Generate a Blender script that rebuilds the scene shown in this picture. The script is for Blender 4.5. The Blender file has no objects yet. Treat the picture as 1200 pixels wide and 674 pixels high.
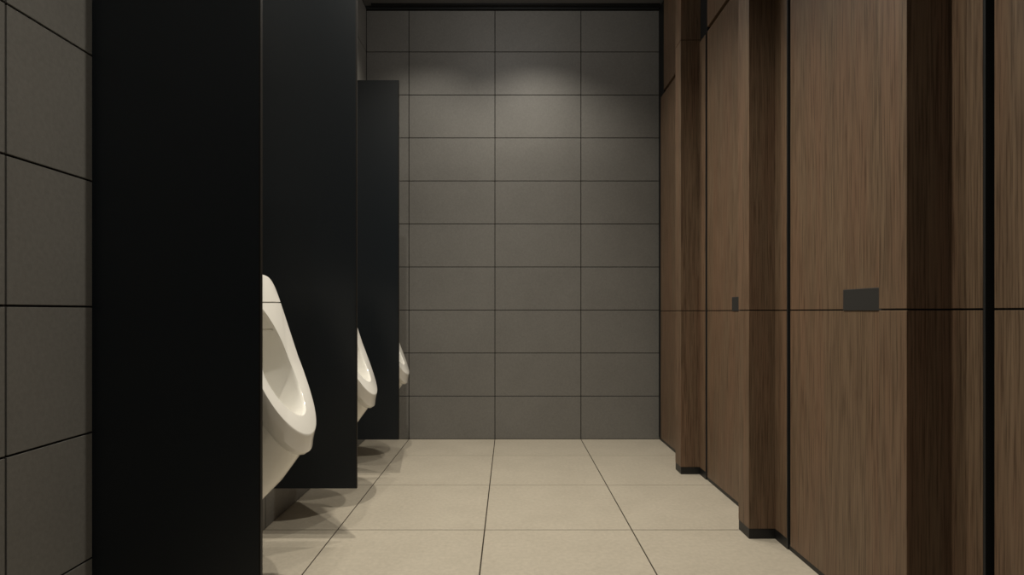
import bpy, bmesh, math
from mathutils import Vector
from mathutils.bvhtree import BVHTree

C = bpy.context.scene.collection
F = 666.0            # focal length in pixels of the 1200 px wide frame
EYE = 0.89           # eye height

# ------------------------------------------------------------------ helpers
def new_bm():
    return bmesh.new()

def add_box(bm, x0, x1, y0, y1, z0, z1, mi=0, bevel=0.0):
    vs = [bm.verts.new(p) for p in ((x0, y0, z0), (x1, y0, z0), (x1, y1, z0), (x0, y1, z0),
                                    (x0, y0, z1), (x1, y0, z1), (x1, y1, z1), (x0, y1, z1))]
    fs = []
    for q in ((0, 3, 2, 1), (4, 5, 6, 7), (0, 1, 5, 4), (1, 2, 6, 5), (2, 3, 7, 6), (3, 0, 4, 7)):
        f = bm.faces.new([vs[i] for i in q])
        f.material_index = mi
        fs.append(f)
    if bevel > 0:
        es = list({e for f in fs for e in f.edges})
        r = bmesh.ops.bevel(bm, geom=es, offset=bevel, segments=2, profile=0.5, affect='EDGES')
        for f in r['faces']:
            f.material_index = mi
    return fs

def obj(name, bm, mats, parent=None, smooth=False):
    me = bpy.data.meshes.new(name)
    bmesh.ops.recalc_face_normals(bm, faces=bm.faces[:])
    bm.to_mesh(me)
    bm.free()
    for m in (mats if isinstance(mats, (list, tuple)) else [mats]):
        me.materials.append(m)
    if smooth:
        for p in me.polygons:
            p.use_smooth = True
    o = bpy.data.objects.new(name, me)
    C.objects.link(o)
    if parent is not None:
        o.parent = parent
    return o

def thing(name, label, cat, loc=(0, 0, 0), group=None):
    o = bpy.data.objects.new(name, None)
    o.empty_display_size = 0.1
    C.objects.link(o)
    o.location = loc
    o['label'] = label
    o['category'] = cat
    o['kind'] = 'thing'
    if group:
        o['group'] = group
    return o

def struct(name, bm, mats, label=None, cat=None):
    o = obj(name, bm, mats)
    o['kind'] = 'structure'
    if label:
        o['label'] = label
    if cat:
        o['category'] = cat
    return o

def dup(root, loc, label, group=None):
    r = root.copy()
    C.objects.link(r)
    r.location = loc
    r['label'] = label
    if group:
        r['group'] = group
    for ch in list(root.children):
        c = ch.copy()
        C.objects.link(c)
        c.parent = r
        for g in list(ch.children):
            d = g.copy()
            C.objects.link(d)
            d.parent = c
    return r

# ------------------------------------------------------------------ materials
def base(name, rough=0.5, col=(0.5, 0.5, 0.5), spec=0.5):
    m = bpy.data.materials.new(name)
    m.use_nodes = True
    b = m.node_tree.nodes['Principled BSDF']
    b.inputs['Base Color'].default_value = (*col, 1)
    b.inputs['Roughness'].default_value = rough
    b.inputs['Specular IOR Level'].default_value = spec
    return m, m.node_tree, b

def noise(nt, vec, scale, detail=4, rough=0.55):
    n = nt.nodes.new('ShaderNodeTexNoise')
    n.inputs['Scale'].default_value = scale
    n.inputs['Detail'].default_value = detail
    n.inputs['Roughness'].default_value = rough
    nt.links.new(vec, n.inputs['Vector'])
    return n.outputs['Fac']

def position(nt, scale=(1, 1, 1)):
    g = nt.nodes.new('ShaderNodeNewGeometry')
    mp = nt.nodes.new('ShaderNodeMapping')
    mp.inputs['Scale'].default_value = scale
    nt.links.new(g.outputs['Position'], mp.inputs['Vector'])
    return mp.outputs['Vector']

def ramp(nt, fac, stops):
    r = nt.nodes.new('ShaderNodeValToRGB')
    el = r.color_ramp.elements
    while len(el) < len(stops):
        el.new(0.5)
    for e, (p, c) in zip(el, stops):
        e.position = p
        e.color = (*c, 1)
    nt.links.new(fac, r.inputs['Fac'])
    return r.outputs['Color']

def mixc(nt, fac, a, b, mode='MIX'):
    m = nt.nodes.new('ShaderNodeMix')
    m.data_type = 'RGBA'
    m.blend_type = mode
    if hasattr(fac, 'links'):
        nt.links.new(fac, m.inputs[0])
    else:
        m.inputs[0].default_value = fac
    for s, v in ((m.inputs[6], a), (m.inputs[7], b)):
        if hasattr(v, 'links'):
            nt.links.new(v, s)
        else:
            s.default_value = (*v, 1)
    return m.outputs[2]

def bump(nt, b, h, strength, dist):
    n = nt.nodes.new('ShaderNodeBump')
    n.inputs['Strength'].default_value = strength
    n.inputs['Distance'].default_value = dist
    nt.links.new(h, n.inputs['Height'])
    nt.links.new(n.outputs['Normal'], b.inputs['Normal'])

def stone(name, lo, hi, rough, big, fine, bstr, spec=0.5):
    m, nt, b = base(name, rough, spec=spec)
    p = position(nt)
    n1 = noise(nt, p, big, 5, 0.6)
    n2 = noise(nt, p, fine, 3, 0.6)
    c1 = ramp(nt, n1, [(0.3, lo), (0.7, hi)])
    c2 = ramp(nt, n2, [(0.25, tuple(v * 0.8 for v in lo)), (0.75, tuple(v * 1.12 for v in hi))])
    nt.links.new(mixc(nt, 0.4, c1, c2), b.inputs['Base Color'])
    bump(nt, b, n2, bstr, 0.002)
    return m

M_WALL = stone('dark_grey_tile', (0.164, 0.158, 0.146), (0.200, 0.193, 0.179), 0.55, 3.0, 90, 0.25)
M_FLOOR = stone('beige_floor_tile', (0.40, 0.360, 0.292), (0.47, 0.425, 0.348), 0.42, 5.0, 60, 0.10, 0.35)
M_GROUT, _, _ = base('dark_grout', 0.9, (0.012, 0.010, 0.008), 0.2)
M_FGROUT, _, _ = base('floor_grout', 0.9, (0.035, 0.028, 0.020), 0.2)
M_CEIL, _, _ = base('grey_ceiling', 0.8, (0.12, 0.12, 0.12), 0.3)
M_BLACK, _, _ = base('black_recess', 0.6, (0.006, 0.006, 0.006), 0.3)
M_KICK, _, _ = base('black_plinth_laminate', 0.45, (0.010, 0.010, 0.010), 0.4)
M_TRIM, _, _ = base('black_metal_trim', 0.4, (0.018, 0.020, 0.021), 0.5)
M_PLATE, _nt, _b = base('dark_grey_metal', 0.5, (0.026, 0.0255, 0.0245), 0.5)
M_DIV, _nt, _b = base('black_divider_laminate', 0.42, (0.0030, 0.0060, 0.0092), 0.5)
bump(_nt, _b, noise(_nt, position(_nt), 260, 2), 0.12, 0.001)
M_DEDGE, _, _ = base('brown_black_edge', 0.5, (0.011, 0.009, 0.007), 0.3)
M_CER, _nt, _b = base('white_vitreous_china', 0.12, (0.86, 0.84, 0.785), 0.5)
_b.inputs['Coat Weight'].default_value = 0.3
_b.inputs['Coat Roughness'].default_value = 0.05
M_CHROME, _nt, _b = base('chrome', 0.2, (0.7, 0.7, 0.7), 0.5)
_b.inputs['Metallic'].default_value = 1.0

def wood_mat():
    m, nt, b = base('walnut_laminate', 0.5, spec=0.35)
    fine = noise(nt, position(nt, (230, 230, 6.0)), 1.0, 3, 0.6)
    mid = noise(nt, position(nt, (75, 75, 2.2)), 1.0, 4, 0.65)
    wide = noise(nt, position(nt, (14, 14, 1.4)), 1.0, 3, 0.5)
    c = ramp(nt, mid, [(0.25, (0.098, 0.061, 0.0375)), (0.5, (0.144, 0.0955, 0.059)), (0.78, (0.185, 0.126, 0.080))])
    c = mixc(nt, ramp(nt, wide, [(0.42, (0, 0, 0)), (0.62, (0.55, 0.55, 0.55))]), c, (0.162, 0.093, 0.057))
    d = ramp(nt, fine, [(0.34, (0.48, 0.43, 0.38)), (0.50, (1, 1, 1)), (0.72, (1.22, 1.22, 1.2))])
    c = mixc(nt, 0.85, c, d, 'MULTIPLY')
    nt.links.new(c, b.inputs['Base Color'])
    bump(nt, b, fine, 0.15, 0.0006)
    return m

M_WOOD = wood_mat()

# ------------------------------------------------------------------ room dimensions
XL = -1.0            # tiled left wall
XW = 1.04            # face of the wood fronts
D = 3.97             # far wall
YB = -1.0            # the room goes on a little behind the eye point
H = 3.02             # ceiling
J = 0.0024           # half joint width

def intervals(anchor, step, lo, hi):
    k = math.floor((lo - anchor) / step)
    out = []
    a = anchor + k * step
    while a < hi - 1e-6:
        p, q = max(a, lo), min(a + step, hi)
        if q - p > 0.012:
            out.append((p, q))
        a += step
    return out

def tiles(bm, us, vs, box):
    for (u0, u1) in us:
        for (v0, v1) in vs:
            box(bm, u0 + J, u1 - J, v0 + J, v1 - J)

# far wall
bm = new_bm()
add_box(bm, XL - 0.1, XW + 0.2, D + 0.004, D + 0.12, -0.05, H + 0.1, 1)
tiles(bm, intervals(-0.1013, 0.601, XL, XW + 0.18), intervals(0.0, 0.3007, 0.0, 2.995),
      lambda b, u0, u1, v0, v1: add_box(b, u0, u1, D, D + 0.006, v0, v1, 0, 0.0008))
struct('wall_far', bm, [M_WALL, M_GROUT])

# left wall
bm = new_bm()
add_box(bm, XL - 0.12, XL - 0.004, YB, D + 0.004, -0.05, H + 0.1, 1)
tiles(bm, intervals(1.129, 0.601, YB, D - 0.001), intervals(0.0, 0.3007, 0.0, H - 0.01),
      lambda b, u0, u1, v0, v1: add_box(b, XL - 0.006, XL, u0, u1, v0, v1, 0, 0.0008))
struct('wall_left', bm, [M_WALL, M_GROUT])

# floor
bm = new_bm()
add_box(bm, XL - 0.1, XW + 0.2, YB, D + 0.1, -0.12, -0.003, 1)
JF = J
tiles(bm, intervals(-0.1013, 0.601, XL - 0.006, XW + 0.18), intervals(2.92, 0.600, YB, D),
      lambda b, u0, u1, v0, v1: add_box(b, u0, u1, v0, v1, -0.006, 0.0, 0, 0.0008))
struct('floor', bm, [M_FLOOR, M_FGROUT])

# ceiling with its black shadow gap along the far wall
bm = new_bm()
add_box(bm, XL - 0.1, XW + 0.2, YB, D + 0.1, H, H + 0.12, 0)
struct('ceiling', bm, [M_CEIL])
bm = new_bm()
add_box(bm, XL, XW, D - 0.016, D, H - 0.021, H, 0)
add_box(bm, XL + 0.045, XW, D - 0.05, D - 0.012, H - 0.012, H, 1)
struct('trim_1', bm, [M_TRIM, M_BLACK])

# black lining behind the wood fronts
bm = new_bm()
add_box(bm, XW + 0.034, XW + 0.16, YB, D, 0.0, H, 0)
struct('wall_right', bm, [M_BLACK])

# ------------------------------------------------------------------ urinal dividers
DX = -0.596
DIV_Y = (1.373, 2.230, 3.077)
DZ0, DZ1 = 0.200, 2.140
def make_divider(y, label):
    t = thing('urinal_divider', label, 'divider', (XL, y, DZ0), 'black dividers between the urinals')
    w, h = DX - XL, DZ1 - DZ0
    bm = new_bm()
    add_box(bm, 0.0, w - 0.004, -0.012, 0.0, 0, h, 0, 0.0008)
    obj('panel', bm, M_DIV, t)
    bm = new_bm()
    add_box(bm, w - 0.004, w, -0.012, 0.0, 0, h, 0, 0.0008)
    e = obj('edge_strip', bm, M_DEDGE, t)
    e['label'] = 'thin brownish black front edge'
    return t
div0 = make_divider(DIV_Y[0], 'tall black divider panel nearest the viewer, cut by top and bottom of the picture')
dup(div0, (XL, DIV_Y[1], DZ0), 'black divider panel between the nearest urinal and the middle urinal')
dup(div0, (XL, DIV_Y[2], DZ0), 'black divider panel nearest the grey far wall, its top edge in view')

# ------------------------------------------------------------------ urinals
UC = 1.78
N = 128
def oval(S, T, w, bow=0.0, ptop=9.0, pbot=2.05, topw=0.93):
    """closed loop from the top point S to the bottom tip T (x out of the wall, z up), half width w along y"""
    pts = []
    for i in range(N):
        a = 2 * math.pi * i / N
        c, s = math.cos(a), math.sin(a)
        p = ptop if c > 0 else pbot
        cu = math.copysign(abs(c) ** (2 / p), c)
        sv = math.copysign(abs(s) ** (2 / p), s)
        t = 0.5 - 0.5 * cu            # 0 top .. 1 tip
        if t < 0.62:
            tt = t * 0.62 / 0.5 if t < 0.5 else 0.62 + (t - 0.5) * 0.76
        t2 = t ** 0.88
        k = topw + (1 - topw) * min(1, t2 / 0.6)
        v = w * sv * k
        x = S[0] + (T[0] - S[0]) * t2
        z = S[1] + (T[1] - S[1]) * t2
        x -= bow * (v / max(w, 1e-6)) ** 2 * min(1, t2 / 0.5)
        pts.append(Vector((x - XL, v, z)))
    return pts

def urinal_bm():
    bm = new_bm()
    rings = [
        oval((-0.998, 0.985), (-0.998, 0.195), 0.130),
        oval((-0.960, 0.990), (-0.905, 0.212), 0.138),
        oval((-0.945, 0.993), (-0.845, 0.245), 0.145),
        oval((-0.930, 0.995), (-0.780, 0.295), 0.151),
        oval((-0.912, 0.997), (-0.715, 0.362), 0.156),
        oval((-0.895, 0.999), (-0.660, 0.438), 0.161, 0.01),
        oval((-0.890, 1.000), (-0.655, 0.447), 0.162, 0.01),
        oval((-0.885, 1.004), (-0.638, 0.446), 0.171, 0.014),
        oval((-0.880, 1.006), (-0.628, 0.453), 0.174, 0.015),
        oval((-0.850, 1.012), (-0.625, 0.480), 0.176, 0.018),
        oval((-0.816, 1.014), (-0.620, 0.503), 0.176, 0.02),
        oval((-0.811, 1.012), (-0.619, 0.508), 0.1748, 0.02),
        oval((-0.809, 1.008), (-0.620, 0.512), 0.1720, 0.02),
        # flat rim, then the bowl
        oval((-0.785, 0.908), (-0.645, 0.566), 0.110, 0.02, 2.1, 2.05, 0.58),
        oval((-0.788, 0.906), (-0.648, 0.567), 0.1080, 0.02, 2.1, 2.05, 0.58),
        oval((-0.797, 0.905), (-0.657, 0.565), 0.1075, 0.02, 2.1, 2.05, 0.62),
        oval((-0.850, 0.912), (-0.690, 0.545), 0.106, 0.01, 2.2, 2.05, 0.75),
        oval((-0.895, 0.920), (-0.735, 0.520), 0.100, 0.0, 2.2),
        oval((-0.935, 0.890), (-0.800, 0.500), 0.090, 0.0, 2.2),
        oval((-0.950, 0.840), (-0.870, 0.515), 0.065, 0.0, 2.2),
        oval((-0.955, 0.760), (-0.920, 0.580), 0.030, 0.0, 2.2),
    ]
    loops = [[bm.verts.new(p) for p in r] for r in rings]
    for a, b in zip(loops, loops[1:]):
        for i in range(N):
            j = (i + 1) % N
            bm.faces.new((a[i], a[j], b[j], b[i]))
    bm.faces.new(loops[0])
    bm.faces.new(loops[-1])
    bmesh.ops.recalc_face_normals(bm, faces=bm.faces[:])
    return bm

# the top cap is cut from the body along a slanted seam
RIM_DIR = Vector((-0.4, 0, 1)).normalized()
SEAM = Vector((-0.775 - XL, 0, 0.925))
def cut(bm, keep_upper, gap=0.0022):
    n = RIM_DIR
    co = SEAM + n * (gap if keep_upper else -gap)
    r = bmesh.ops.bisect_plane(bm, geom=bm.verts[:] + bm.edges[:] + bm.faces[:], plane_co=co, plane_no=n,
                               clear_inner=keep_upper, clear_outer=not keep_upper)
    es = [e for e in bm.edges if e.is_boundary]
    bmesh.ops.triangle_fill(bm, edges=es, use_beauty=True)
    return bm

def sharpen(o, ang=38):
    me = o.data
    me.set_sharp_from_angle(angle=math.radians(ang))

def lathe_bm(profile, seg=20):
    bm = new_bm()
    loops = []
    for (r, z) in profile:
        loops.append([bm.verts.new((r * math.cos(2 * math.pi * i / seg), r * math.sin(2 * math.pi * i / seg), z)) for i in range(seg)])
    for a, b in zip(loops, loops[1:]):
        for i in range(seg):
            j = (i + 1) % seg
            bm.faces.new((a[i], a[j], b[j], b[i]))
    bm.faces.new(loops[0])
    bm.faces.new(loops[-1])
    return bm

def make_urinal(y, label):
    t = thing('urinal', label, 'urinal', (XL, y, 0), 'white urinals on the left wall')
    b = obj('bowl', cut(urinal_bm(), False), M_CER, t, True)
    sharpen(b)
    c = obj('top_cap', cut(urinal_bm(), True), M_CER, t, True)
    sharpen(c)
    # flush ledge: a low ridge running round the inside of the bowl, high up
    bm = new_bm()
    ub = urinal_bm()
    tree = BVHTree.FromBMesh(ub)
    ub.free()
    lo = []
    for i in range(33):
        a = math.radians(89 + (271 - 89) * i / 32)
        d = Vector((math.cos(a), math.sin(a), 0))
        hit = tree.ray_cast(Vector((0.232, 0, 0.831)), d)[0]
        prof = ((0.008, 0.836), (-0.002, 0.8355), (-0.004, 0.832), (-0.002, 0.8270), (0.008, 0.826))
        lo.append([bm.verts.new((hit.x + d.x * k, hit.y + d.y * k, z)) for (k, z) in prof])
    for p, q in zip(lo, lo[1:]):
        for k in range(5):
            bm.faces.new((p[k], p[(k + 1) % 5], q[(k + 1) % 5], q[k]))
    bm.faces.new(lo[0]); bm.faces.new(lo[-1])
    obj('flush_ledge', bm, M_CER, t, True)
    # drain strainer low in the bowl
    bm = lathe_bm([(0.028, -0.004), (0.030, 0.001), (0.024, 0.005), (0.010, 0.007), (0.002, 0.0075)])
    s = obj('drain_strainer', bm, M_CHROME, t, True)
    s.location = (0.175, 0, 0.522)
    s.rotation_euler = (0, math.radians(12), 0)
    s['label'] = 'round chrome drain strainer'
    return t
u0 = make_urinal(UC, 'white wall urinal nearest the viewer, the largest one')
dup(u0, (XL, UC + 0.853, 0), 'white wall urinal between the second and third black dividers')
dup(u0, (XL, UC + 1.706, 0), 'small looking white wall urinal beside the grey far wall, mostly hidden')

# ------------------------------------------------------------------ wood cubicle fronts
ZJ = 0.8955           # thin joint running through every front
ZT = 2.375            # black gap above the doors
GAP = 0.0022
PX = 0.938            # face of the posts
POST_Y = (3.111, 2.226, 1.342)
POST_D = 0.102
PITCH = 0.885
KICK = 0.040

def make_post(y, label):
    t = thing('cubicle_post', label, 'post', (PX, y, 0), 'wood posts between the cubicle doors')
    w = XW + 0.034 - PX
    bm = new_bm(); add_box(bm, 0, w, 0, POST_D, KICK, ZJ - GAP, 0, 0.0012)
    obj('lower_panel', bm, M_WOOD, t)
    bm = new_bm(); add_box(bm, 0, w, 0, POST_D, ZJ + GAP, ZT + 0.002, 0, 0.0012)
    obj('upper_panel', bm, M_WOOD, t)
    bm = new_bm(); add_box(bm, 0, w, 0, POST_D, ZT + 0.005, H, 0, 0.0012)
    obj('head_panel', bm, M_WOOD, t)
    for z0, z1 in ((ZJ - GAP, ZJ + GAP), (ZT + 0.002, ZT + 0.005)):
        bm = new_bm()
        add_box(bm, 0.004, w, 0.004, POST_D - 0.004, z0, z1)
        obj('black_joint', bm, M_BLACK, t)
    bm = new_bm(); add_box(bm, 0.001, w, 0.001, POST_D - 0.001, 0, KICK, 0, 0.0008)
    k = obj('plinth', bm, M_KICK, t)
    k['label'] = 'black plinth'
    return t
p0 = make_post(POST_Y[0], 'square wood post nearest the grey far wall')
dup(p0, (PX, POST_Y[1], 0), 'square wood post in the middle, its black plinth in view left of the large door')
dup(p0, (PX, POST_Y[2], 0), 'square wood post nearest the viewer, its shaded face right of the large door')

STRIP = 0.099
def make_strip(y, label):
    # narrow fixed panel on the viewer's side of each post
    t = thing('filler_panel', label, 'panel', (XW, y, 0), 'narrow wood filler panels beside the posts')
    d = 0.034
    bm = new_bm(); add_box(bm, 0, d, -STRIP + 0.006, -0.0005, KICK, ZJ - GAP, 0, 0.0008)
    obj('lower_panel', bm, M_WOOD, t)
    bm = new_bm(); add_box(bm, 0, d, -STRIP + 0.006, -0.0005, ZJ + GAP, ZT - 0.012, 0, 0.0008)
    obj('upper_panel', bm, M_WOOD, t)
    bm = new_bm(); add_box(bm, 0.001, d, -STRIP, -STRIP + 0.006, 0, ZT - 0.012, 0, 0.0006)
    e = obj('edge_trim', bm, M_TRIM, t); e['label'] = 'black edge trim'
    bm = new_bm(); add_box(bm, 0.001, d, -STRIP + 0.006, -0.0005, 0, KICK, 0, 0.0006)
    k = obj('plinth', bm, M_KICK, t); k['label'] = 'black plinth'
    bm = new_bm(); add_box(bm, 0.006, d, -STRIP - 0.012, -0.0005, ZT - 0.008, H, 0, 0.0006)
    k = obj('head_panel', bm, M_BLACK, t); k['label'] = 'black head panel'
    return t
s0 = make_strip(POST_Y[0], 'narrow wood filler panel beside the post nearest the far wall')
dup(s0, (XW, POST_Y[1], 0), 'narrow wood filler panel right of the middle post')
dup(s0, (XW, POST_Y[2], 0), 'narrow wood filler panel right of the shaded face of the nearest post')

def make_door(y0, y1, label, handle=True):
    """door front from y0 (near edge) to y1 (far edge)"""
    t = thing('cubicle_door_leaf', label, 'door', (XW, y0, 0), 'wood cubicle doors')
    d, w = 0.033, y1 - y0
    bm = new_bm(); add_box(bm, 0, d, 0, w, 0.022, ZJ - GAP, 0, 0.001)
    obj('lower_panel', bm, M_WOOD, t)
    bm = new_bm(); add_box(bm, 0, d, 0, w, ZJ + GAP, ZT - 0.012, 0, 0.001)
    obj('upper_panel', bm, M_WOOD, t)
    bm = new_bm(); add_box(bm, 0.006, d + 0.0005, 0.002, w - 0.002, ZJ - GAP, ZJ + GAP)
    obj('black_joint', bm, M_BLACK, t)
    bm = new_bm()
    h0, h1 = 0.060, 0.322
    add_box(bm, -0.0025, 0.012, h0, h1, ZJ - 0.002, ZJ + 0.063, 0, 0.0012)
    pl = obj('pull_plate', bm, M_PLATE, t); pl['label'] = 'dark grey rectangular pull plate'
    return t
dfar = make_door(POST_Y[0] + POST_D + 0.002, 3.905, 'wood cubicle door against the grey far wall')
for k, lab in ((0, 'wood cubicle door between the far post and the middle post'),
               (1, 'large wood cubicle door with dark pull plate fully in view'),):
    near = POST_Y[k + 1] + POST_D + 0.002
    far = POST_Y[k] - STRIP - 0.024
    if k == 0:
        d0 = make_door(near, far, lab)
    else:
        dup(d0, (XW, near, 0), lab)
dup(d0, (XW, POST_Y[2] - PITCH + POST_D + 0.002, 0), 'wood cubicle door at the right edge of the picture, partly cut off')

# fixed wood panels over the doors
def make_over(y0, y1, label):
    t = thing('overdoor_panel', label, 'panel', (XW, y0, ZT + 0.012), 'wood panels above the cubicle doors')
    bm = new_bm(); add_box(bm, 0, 0.034, 0, y1 - y0, 0, H - ZT - 0.012, 0, 0.001)
    obj('panel', bm, M_WOOD, t)
    return t
make_over(POST_Y[0] + POST_D + 0.002, 3.83, 'dark wood panel above the door against the far wall')
make_over(POST_Y[1] + POST_D + 0.002, POST_Y[0] - STRIP - 0.024, 'wood panel above the door between far post and middle post')

# black corner strip between the far wall and the wood fronts
bm = new_bm()
add_box(bm, XW + 0.003, XW + 0.034, 3.907, D - 0.0005, 0.021, ZT - 0.010)
add_box(bm, XW + 0.003, XW + 0.034, 3.832, D - 0.0005, ZT - 0.010, H - 0.022)
bmesh.ops.remove_doubles(bm, verts=bm.verts[:], dist=1e-5)
struct('trim_2', bm, [M_BLACK])

# black kickboard under the doors
bm = new_bm()
add_box(bm, XW + 0.006, XW + 0.034, -0.6, D - 0.001, 0.0, 0.020, 0, 0.0006)
struct('baseboard_right', bm, [M_KICK])

# ------------------------------------------------------------------ light: two rows of ceiling downlights, plus an added fill
def spot(name, x, y, power, size=96, blend=0.45, rad=0.03, col=(1.0, 0.93, 0.80), tgt=None):
    l = bpy.data.lights.new(name, 'SPOT')
    l.energy = power
    l.spot_size = math.radians(size)
    l.spot_blend = blend
    l.shadow_soft_size = rad
    l.color = col
    o = bpy.data.objects.new(name, l)
    C.objects.link(o)
    o.location = (x, y, H - 0.03)
    return o
for x, y, pw, size in ((0.185, 3.38, 58, 118), (-0.56, 3.38, 38, 118),
                       (0.15, 2.60, 82, 106), (0.15, 1.40, 96, 108),
                       (-0.45, 2.02, 124, 120), (-0.42, 0.50, 40, 114)):
    spot('downlight', x, y, pw, size, 1.0, 0.010)

l = bpy.data.lights.new('top_wall_fill', 'POINT')  # added soft fill brightening the top of the far wall, no real fixture
l.energy = 8.5
l.color = (1.0, 0.96, 0.90)
l.shadow_soft_size = 0.12
o = bpy.data.objects.new('top_wall_fill', l)
C.objects.link(o)
o.location = (0.0, 2.95, 2.86)

w = bpy.data.worlds.new('World')
bpy.context.scene.world = w
w.use_nodes = True
bg = w.node_tree.nodes['Background']
bg.inputs['Color'].default_value = (0.82, 0.92, 1.0, 1)
bg.inputs['Strength'].default_value = 0.09

# ------------------------------------------------------------------ camera
cam = bpy.data.cameras.new('Camera')
cam.sensor_width = 36.0
cam.sensor_fit = 'HORIZONTAL'
cam.lens = F / 1200 * 36.0
cam.shift_x = 0.0025
cam.shift_y = 28.5 / 1200
cam.clip_start = 0.02
co = bpy.data.objects.new('Camera', cam)
C.objects.link(co)
co.location = (0, 0, EYE)
co.rotation_euler = (math.radians(90), 0, 0)
sc = bpy.context.scene
sc.camera = co
sc.view_settings.view_transform = 'Standard'
sc.view_settings.look = 'None'
sc.view_settings.gamma = 1.0
sc.view_settings.use_curve_mapping = False
sc.view_settings.exposure = 0.0
